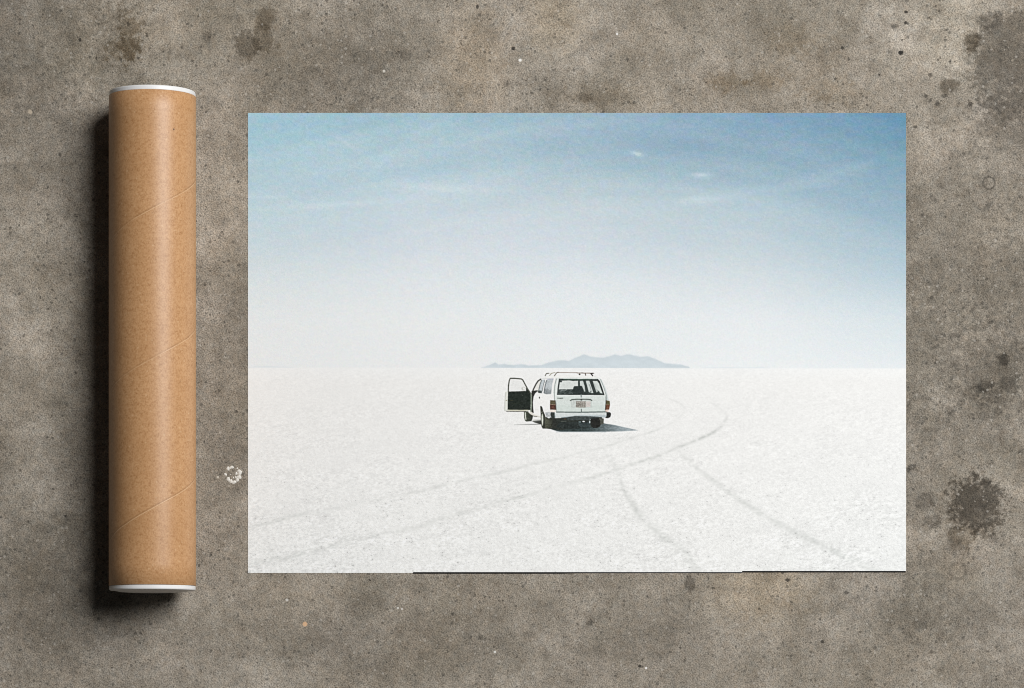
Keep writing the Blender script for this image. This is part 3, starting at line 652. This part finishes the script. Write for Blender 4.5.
poly([(605.3, 410), (608.6, 410), (608.3, 411.8), (605.4, 411.8)], (222, 192, 178), B, alpha=.8); poly([(550, 410), (555.6, 410), (555.8, 412), (550.2, 412)], (232, 218, 206), B, alpha=.8)
# bumper
U_ = 'bumper'
poly([(545, 412.6), (549.5, 411.8), (552, 412.6), (552, 417), (548.8, 418.6), (546.2, 416.8)], (188, 191, 191), U_, noise=22)
ell(548.6, 417.4, 1.3, .7, (236, 238, 236), U_, alpha=.9); ell(547, 414.2, 1.2, .8, (150, 156, 160), U_, alpha=.7)
poly([(554.6, 413), (607, 412.7), (607.2, 417), (604, 417.7), (598, 416.8), (590, 416.3), (575, 416.1), (566, 417.4), (556, 418.2), (554.4, 417.8)], (206, 213, 212), U_, noise=7, col2=(176, 187, 190), axis=(414, 417, 'y'))
poly([(555, 413.2), (580, 413.4), (607, 413), (607, 414.8), (580, 414.8), (568, 416.4), (556, 417.6)], (222, 227, 224), U_, alpha=.75, noise=5)
line([(555, 417.9), (561, 417.7)], .7, (232, 232, 226), U_, alpha=.8)
poly([(551, 412.2), (554.6, 412.4), (554.8, 417.9), (551.4, 417.3), (550.4, 415)], (50, 56, 52), U_, noise=10)
poly([(606.6, 412.2), (610, 412.3), (611, 413.6), (610.8, 415.6), (610.2, 417.2), (608, 418.2), (605.2, 418), (606.6, 416)], (26, 28, 24), U_, noise=6)
# far rear wheel with mudflap
poly([(598, 417.6), (603.8, 418.6), (603.6, 424), (601, 424.6), (598.6, 423)], (78, 79, 70), 'mudflap', noise=14)
poly([(590.4, 418.6), (598.8, 418), (600.2, 421), (600.4, 424.6), (599.6, 427), (597, 428), (593, 428), (591.8, 426), (591, 422)], (24, 24, 20), 'wheel_far', noise=8)
# open front door
D_ = 'open_door'
poly([(505.4, 392), (508.6, 391), (509, 409), (530, 409.4), (529, 411.4), (506.4, 411.5), (504.4, 410.6)], (226, 227, 219), D_, noise=4)
line([(505.5, 392.6), (504.8, 402), (504.6, 410.8), (507, 411.2)], .6, (188, 188, 180), D_, alpha=.85)
line([(506.4, 411.3), (515, 411.6), (526, 411.4)], .6, (74, 72, 62), D_); ell(506.4, 400.5, .7, .4, (140, 132, 110), D_)
poly([(508.1, 392), (518, 391.6), (526, 391.5), (526.2, 387.4), (526.9, 387.2), (529, 390.6), (530.9, 393.6), (530.4, 410), (507.6, 409.7), (507.8, 400)], (25, 34, 27), D_, noise=9)
ell(511.5, 400.4, 2, .5, (64, 62, 44), D_, alpha=.6); ell(522.6, 395.5, .7, .4, (92, 96, 88), D_, alpha=.7); line([(509, 403.5), (523, 403)], .5, (48, 52, 40), D_, alpha=.6)
line([(508.2, 410.2), (519, 410.4), (528, 410.2)], .9, (196, 194, 172), D_)
poly([(509, 391.4), (509.2, 384.6), (510.6, 379.2), (521.2, 379.6), (522.6, 380.8), (526, 387.6), (526, 391.2), (518, 391.4)], (236, 236, 233), 'door_window', noise=2)
line([(521.8, 389), (522, 387.6), (523.4, 387), (525, 387.4), (525.4, 388.8)], .5, (190, 190, 182), 'door_window', alpha=.9); ell(523.4, 390, 1.6, .8, (212, 211, 204), 'door_window', alpha=.8); ell(522.2, 388.8, .5, .9, (176, 176, 168), 'door_window', alpha=.7)
line([(508.3, 392), (508.5, 385.4), (509.3, 380.6), (510.2, 378.4), (515, 378.4), (521.4, 379), (522.8, 380), (525, 384.2), (527.4, 388.6), (531, 394)], 1.15, (80, 82, 72), D_, noise=14)
line([(508.9, 391.9), (518, 391.7), (525.5, 391.3)], .7, (36, 40, 34), D_)
poly([(530.6, 393.4), (531.8, 394), (532.2, 403), (531.6, 412), (530.2, 411.6), (530.6, 402)], (138, 147, 134), D_, noise=20)

def area_down(a):
    h, w = a.shape[:2]
    return a.reshape(h // SUB, SUB, w // SUB, SUB, *a.shape[2:]).mean((1, 3))
def blur(a, s):
    r = int(3 * s) + 1; k = np.exp(-.5 * (np.arange(-r, r + 1) / s) ** 2); k /= k.sum()
    for ax in (0, 1):
        p = np.pad(a, [(r, r) if i == ax else (0, 0) for i in range(a.ndim)], mode='edge')
        a = sum(k[i] * np.take(p, range(i, i + a.shape[ax]), ax) for i in range(2 * r + 1))
    return a
pm = blur(area_down(RGB * AL[..., None]), .24 * SS); al = blur(area_down(AL), .24 * SS)
CVX, CVY = np.meshgrid(vx, vy)
j0 = np.searchsorted(gx, CX0); i0 = np.searchsorted(gy, CY0); j1 = np.searchsorted(gx, CX1); i1 = np.searchsorted(gy, CY1)
sub = BASE[i0:i1 + 1, j0:j1 + 1]
def up(sub):
    uy = np.arange(ny + 1) / SS; ux = np.arange(nx + 1) / SS
    a = np.minimum(uy.astype(int), sub.shape[0] - 2); b2 = np.minimum(ux.astype(int), sub.shape[1] - 2)
    fy2 = (uy - a)[:, None, None]; fx2 = (ux - b2)[None, :, None]
    return (sub[a][:, b2] * (1 - fx2) + sub[a][:, b2 + 1] * fx2) * (1 - fy2) + (sub[a + 1][:, b2] * (1 - fx2) + sub[a + 1][:, b2 + 1] * fx2) * fy2
bg = up(sub)
gn = up(rng.normal(0, 2.6, sub.shape[:2] + (1,)))
CAR = bg * (1 - al[..., None]) + pm + gn * al[..., None]
CAR = np.clip(CAR + (.42) * (CAR - blur(CAR, .9 * SS)), 0, 250)          # the printed photograph was sharpened
cid = PID[SUB // 2::SUB, SUB // 2::SUB]

# ---- cut the painted print into its parts and make a mesh of each
ZP = .00046
store = {}
def cut(k, X, Y, C, quads_mask):
    ii, jj = np.nonzero(quads_mask)
    if not len(ii): return
    W = X.shape[1]
    q = np.stack([ii * W + jj, (ii + 1) * W + jj, (ii + 1) * W + jj + 1, ii * W + jj + 1], 1)
    u, inv = np.unique(q, return_inverse=True)
    v = np.stack([(X.ravel()[u] - 512) / 1000, (344 - Y.ravel()[u]) / 1000, np.full(len(u), ZP)], 1)
    store.setdefault(k, []).append((v, inv.reshape(-1, 4), C.reshape(-1, 3)[u]))
qid = BID[1:, 1:].copy(); qid[-1] = BID[-2, 1:]
hole = np.zeros(qid.shape, bool); hole[i0:i1, j0:j1] = True
PARTS = {0: 'printed_sky', 1: 'printed_salt_flat', 2: 'printed_mountains', 10: 'cloud_a', 11: 'cloud_b'}
for t in range(4): PARTS[3 + t] = 'track_%d' % t
for i, k in PARTS.items(): cut(k, GX, GYP, BASE, (qid == i) & ~hole)
# inside the car's window of finer cells, salt, mountains and sky go on with the same parts
bq = BID[i0:i1 + 1, j0:j1 + 1]
near = bq[np.minimum(np.round(np.arange(ny) / SS + .5 / SS).astype(int), bq.shape[0] - 1)][:, np.minimum(np.round(np.arange(nx) / SS + .5 / SS).astype(int), bq.shape[1] - 1)]
cq = cid[:-1, :-1]
for i, k in PARTS.items(): cut(k, CVX, CVY, CAR, (cq < 0) & (near == i))
for i, k in enumerate(NAMES): cut('car:' + k, CVX, CVY, CAR, cq == i)

def ink():
    k = NT('printed_ink')
    a = k.n('ShaderNodeAttribute'); a.attribute_name = 'ink'
    P = k.coord()
    f = k.noise(P, 520.0, 2.0)
    c = k.mix(k.maprange(f.outputs[0], .3, .7, .0, .03), a.outputs['Color'], (.5, .5, .5, 1))
    k.set(k.bsdf.inputs['Base Color'], c)
    k.bsdf.inputs['Roughness'].default_value = .75
    k.bsdf.inputs['Specular IOR Level'].default_value = .15
    k.set(k.bsdf.inputs['Normal'], k.bump(f.outputs[0], .08, .0002))
    return k.m
INK = ink()
INK_GAIN = 1.0
def print_part(name, k, parent):
    L = store.get(k)
    if not L: return None
    off = 0; V = []; Q = []; C = []
    for v, q, c in L: V.append(v); Q.append(q + off); C.append(c); off += len(v)
    V = np.concatenate(V); Q = np.concatenate(Q); C = np.concatenate(C)
    me = bpy.data.meshes.new(name)
    me.vertices.add(len(V)); me.loops.add(Q.size); me.polygons.add(len(Q))
    me.vertices.foreach_set('co', V.astype(np.float32).ravel())
    me.loops.foreach_set('vertex_index', Q.astype(np.int32).ravel())
    me.polygons.foreach_set('loop_start', np.arange(0, Q.size, 4, dtype=np.int32))
    me.update(calc_edges=True)
    at = me.color_attributes.new('ink', 'FLOAT_COLOR', 'POINT')
    col = np.ones((len(V), 4), np.float32); col[:, :3] = np.clip(lin(np.clip(C, 0, 255)) * INK_GAIN, 0, 1)
    at.data.foreach_set('color', col.ravel())
    o = link_mesh(name, me, INK, parent)
    return o

poster = thing('poster', 'large unframed print of a white station wagon on a salt flat, lying flat on concrete', 'poster', (0, 0, 0))
def paper_mat():
    k = NT('white_paper'); P = k.coord(); n = k.noise(P, 300.0, 3.0)
    k.set(k.bsdf.inputs['Base Color'], k.mix(n.outputs[0], (.78, .78, .77, 1), (.85, .85, .84, 1)))
    k.bsdf.inputs['Roughness'].default_value = .8
    return k.m
def black_mat():  # black that paints the shade below the poster's bottom edge
    k = NT('edge_shadow_black'); P = k.coord(); n = k.noise(P, 300.0, 3.0)
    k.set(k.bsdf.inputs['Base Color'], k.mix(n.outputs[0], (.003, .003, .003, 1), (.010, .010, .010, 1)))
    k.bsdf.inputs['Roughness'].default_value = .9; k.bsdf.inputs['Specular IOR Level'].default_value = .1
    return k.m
def slab(name, outline, z0, z1, mat, parent):
    b = bmesh.new()
    lo = [b.verts.new((wx(x), wy(y), z0)) for x, y in outline]; hi = [b.verts.new((wx(x), wy(y), z1)) for x, y in outline]
    b.faces.new(lo[::-1]); b.faces.new(hi)
    n = len(lo)
    for i in range(n): b.faces.new((lo[i], lo[(i + 1) % n], hi[(i + 1) % n], hi[i]))
    return from_bm(name, b, mat, parent)
slab('paper_sheet', [(248, 113), (906, 113), (906, 571), (742, 571), (742, 572.15), (413, 572.15), (413, 573), (248, 573)], .00022, .00042, paper_mat(), poster)
slab('edge_shadow_sheet', [(249, 114), (905.6, 114), (905.6, 572.45), (742, 572.45), (742, 573.1), (580, 573.2), (560, 573.7), (413, 573.7), (413, 572.4), (249, 572.4)], .00005, .0002, black_mat(), poster)  # added black sheet; its protruding rim stands in for shade under the paper edge
skyp = print_part('printed_sky', 'printed_sky', poster)
print_part('printed_cloud', 'cloud_a', skyp); print_part('printed_cloud', 'cloud_b', skyp)
print_part('printed_mountains', 'printed_mountains', poster)
sf = print_part('printed_salt_flat', 'printed_salt_flat', poster)
for t in range(4): print_part('tyre_track', 'track_%d' % t, sf)
car = print_part('printed_car', 'car:body', poster)
car['label'] = 'white station wagon seen from behind with one door open'
NM = {'ground_shadow': 'ground_shadow', 'underbody': 'underbody', 'wheel_front': 'wheel', 'wheel_rear': 'wheel', 'wheel_far': 'wheel', 'side_window_b': 'side_window', 'side_window_c': 'side_window',
      'doorway': 'doorway', 'door_handle': 'door_handle', 'tailgate': 'tailgate', 'roof_rack': 'roof_rack', 'rear_window': 'rear_window', 'wiper': 'wiper', 'badge': 'badge', 'lock': 'lock', 'plate_recess': 'plate_recess',
      'handle': 'tailgate_handle', 'number_plate': 'number_plate', 'tail_light_a': 'tail_light', 'tail_light_b': 'tail_light', 'bumper': 'bumper', 'mudflap': 'mudflap', 'open_door': 'open_door', 'door_window': 'door_window'}
for k in NAMES:
    if k != 'body': print_part(NM[k], 'car:' + k, car)
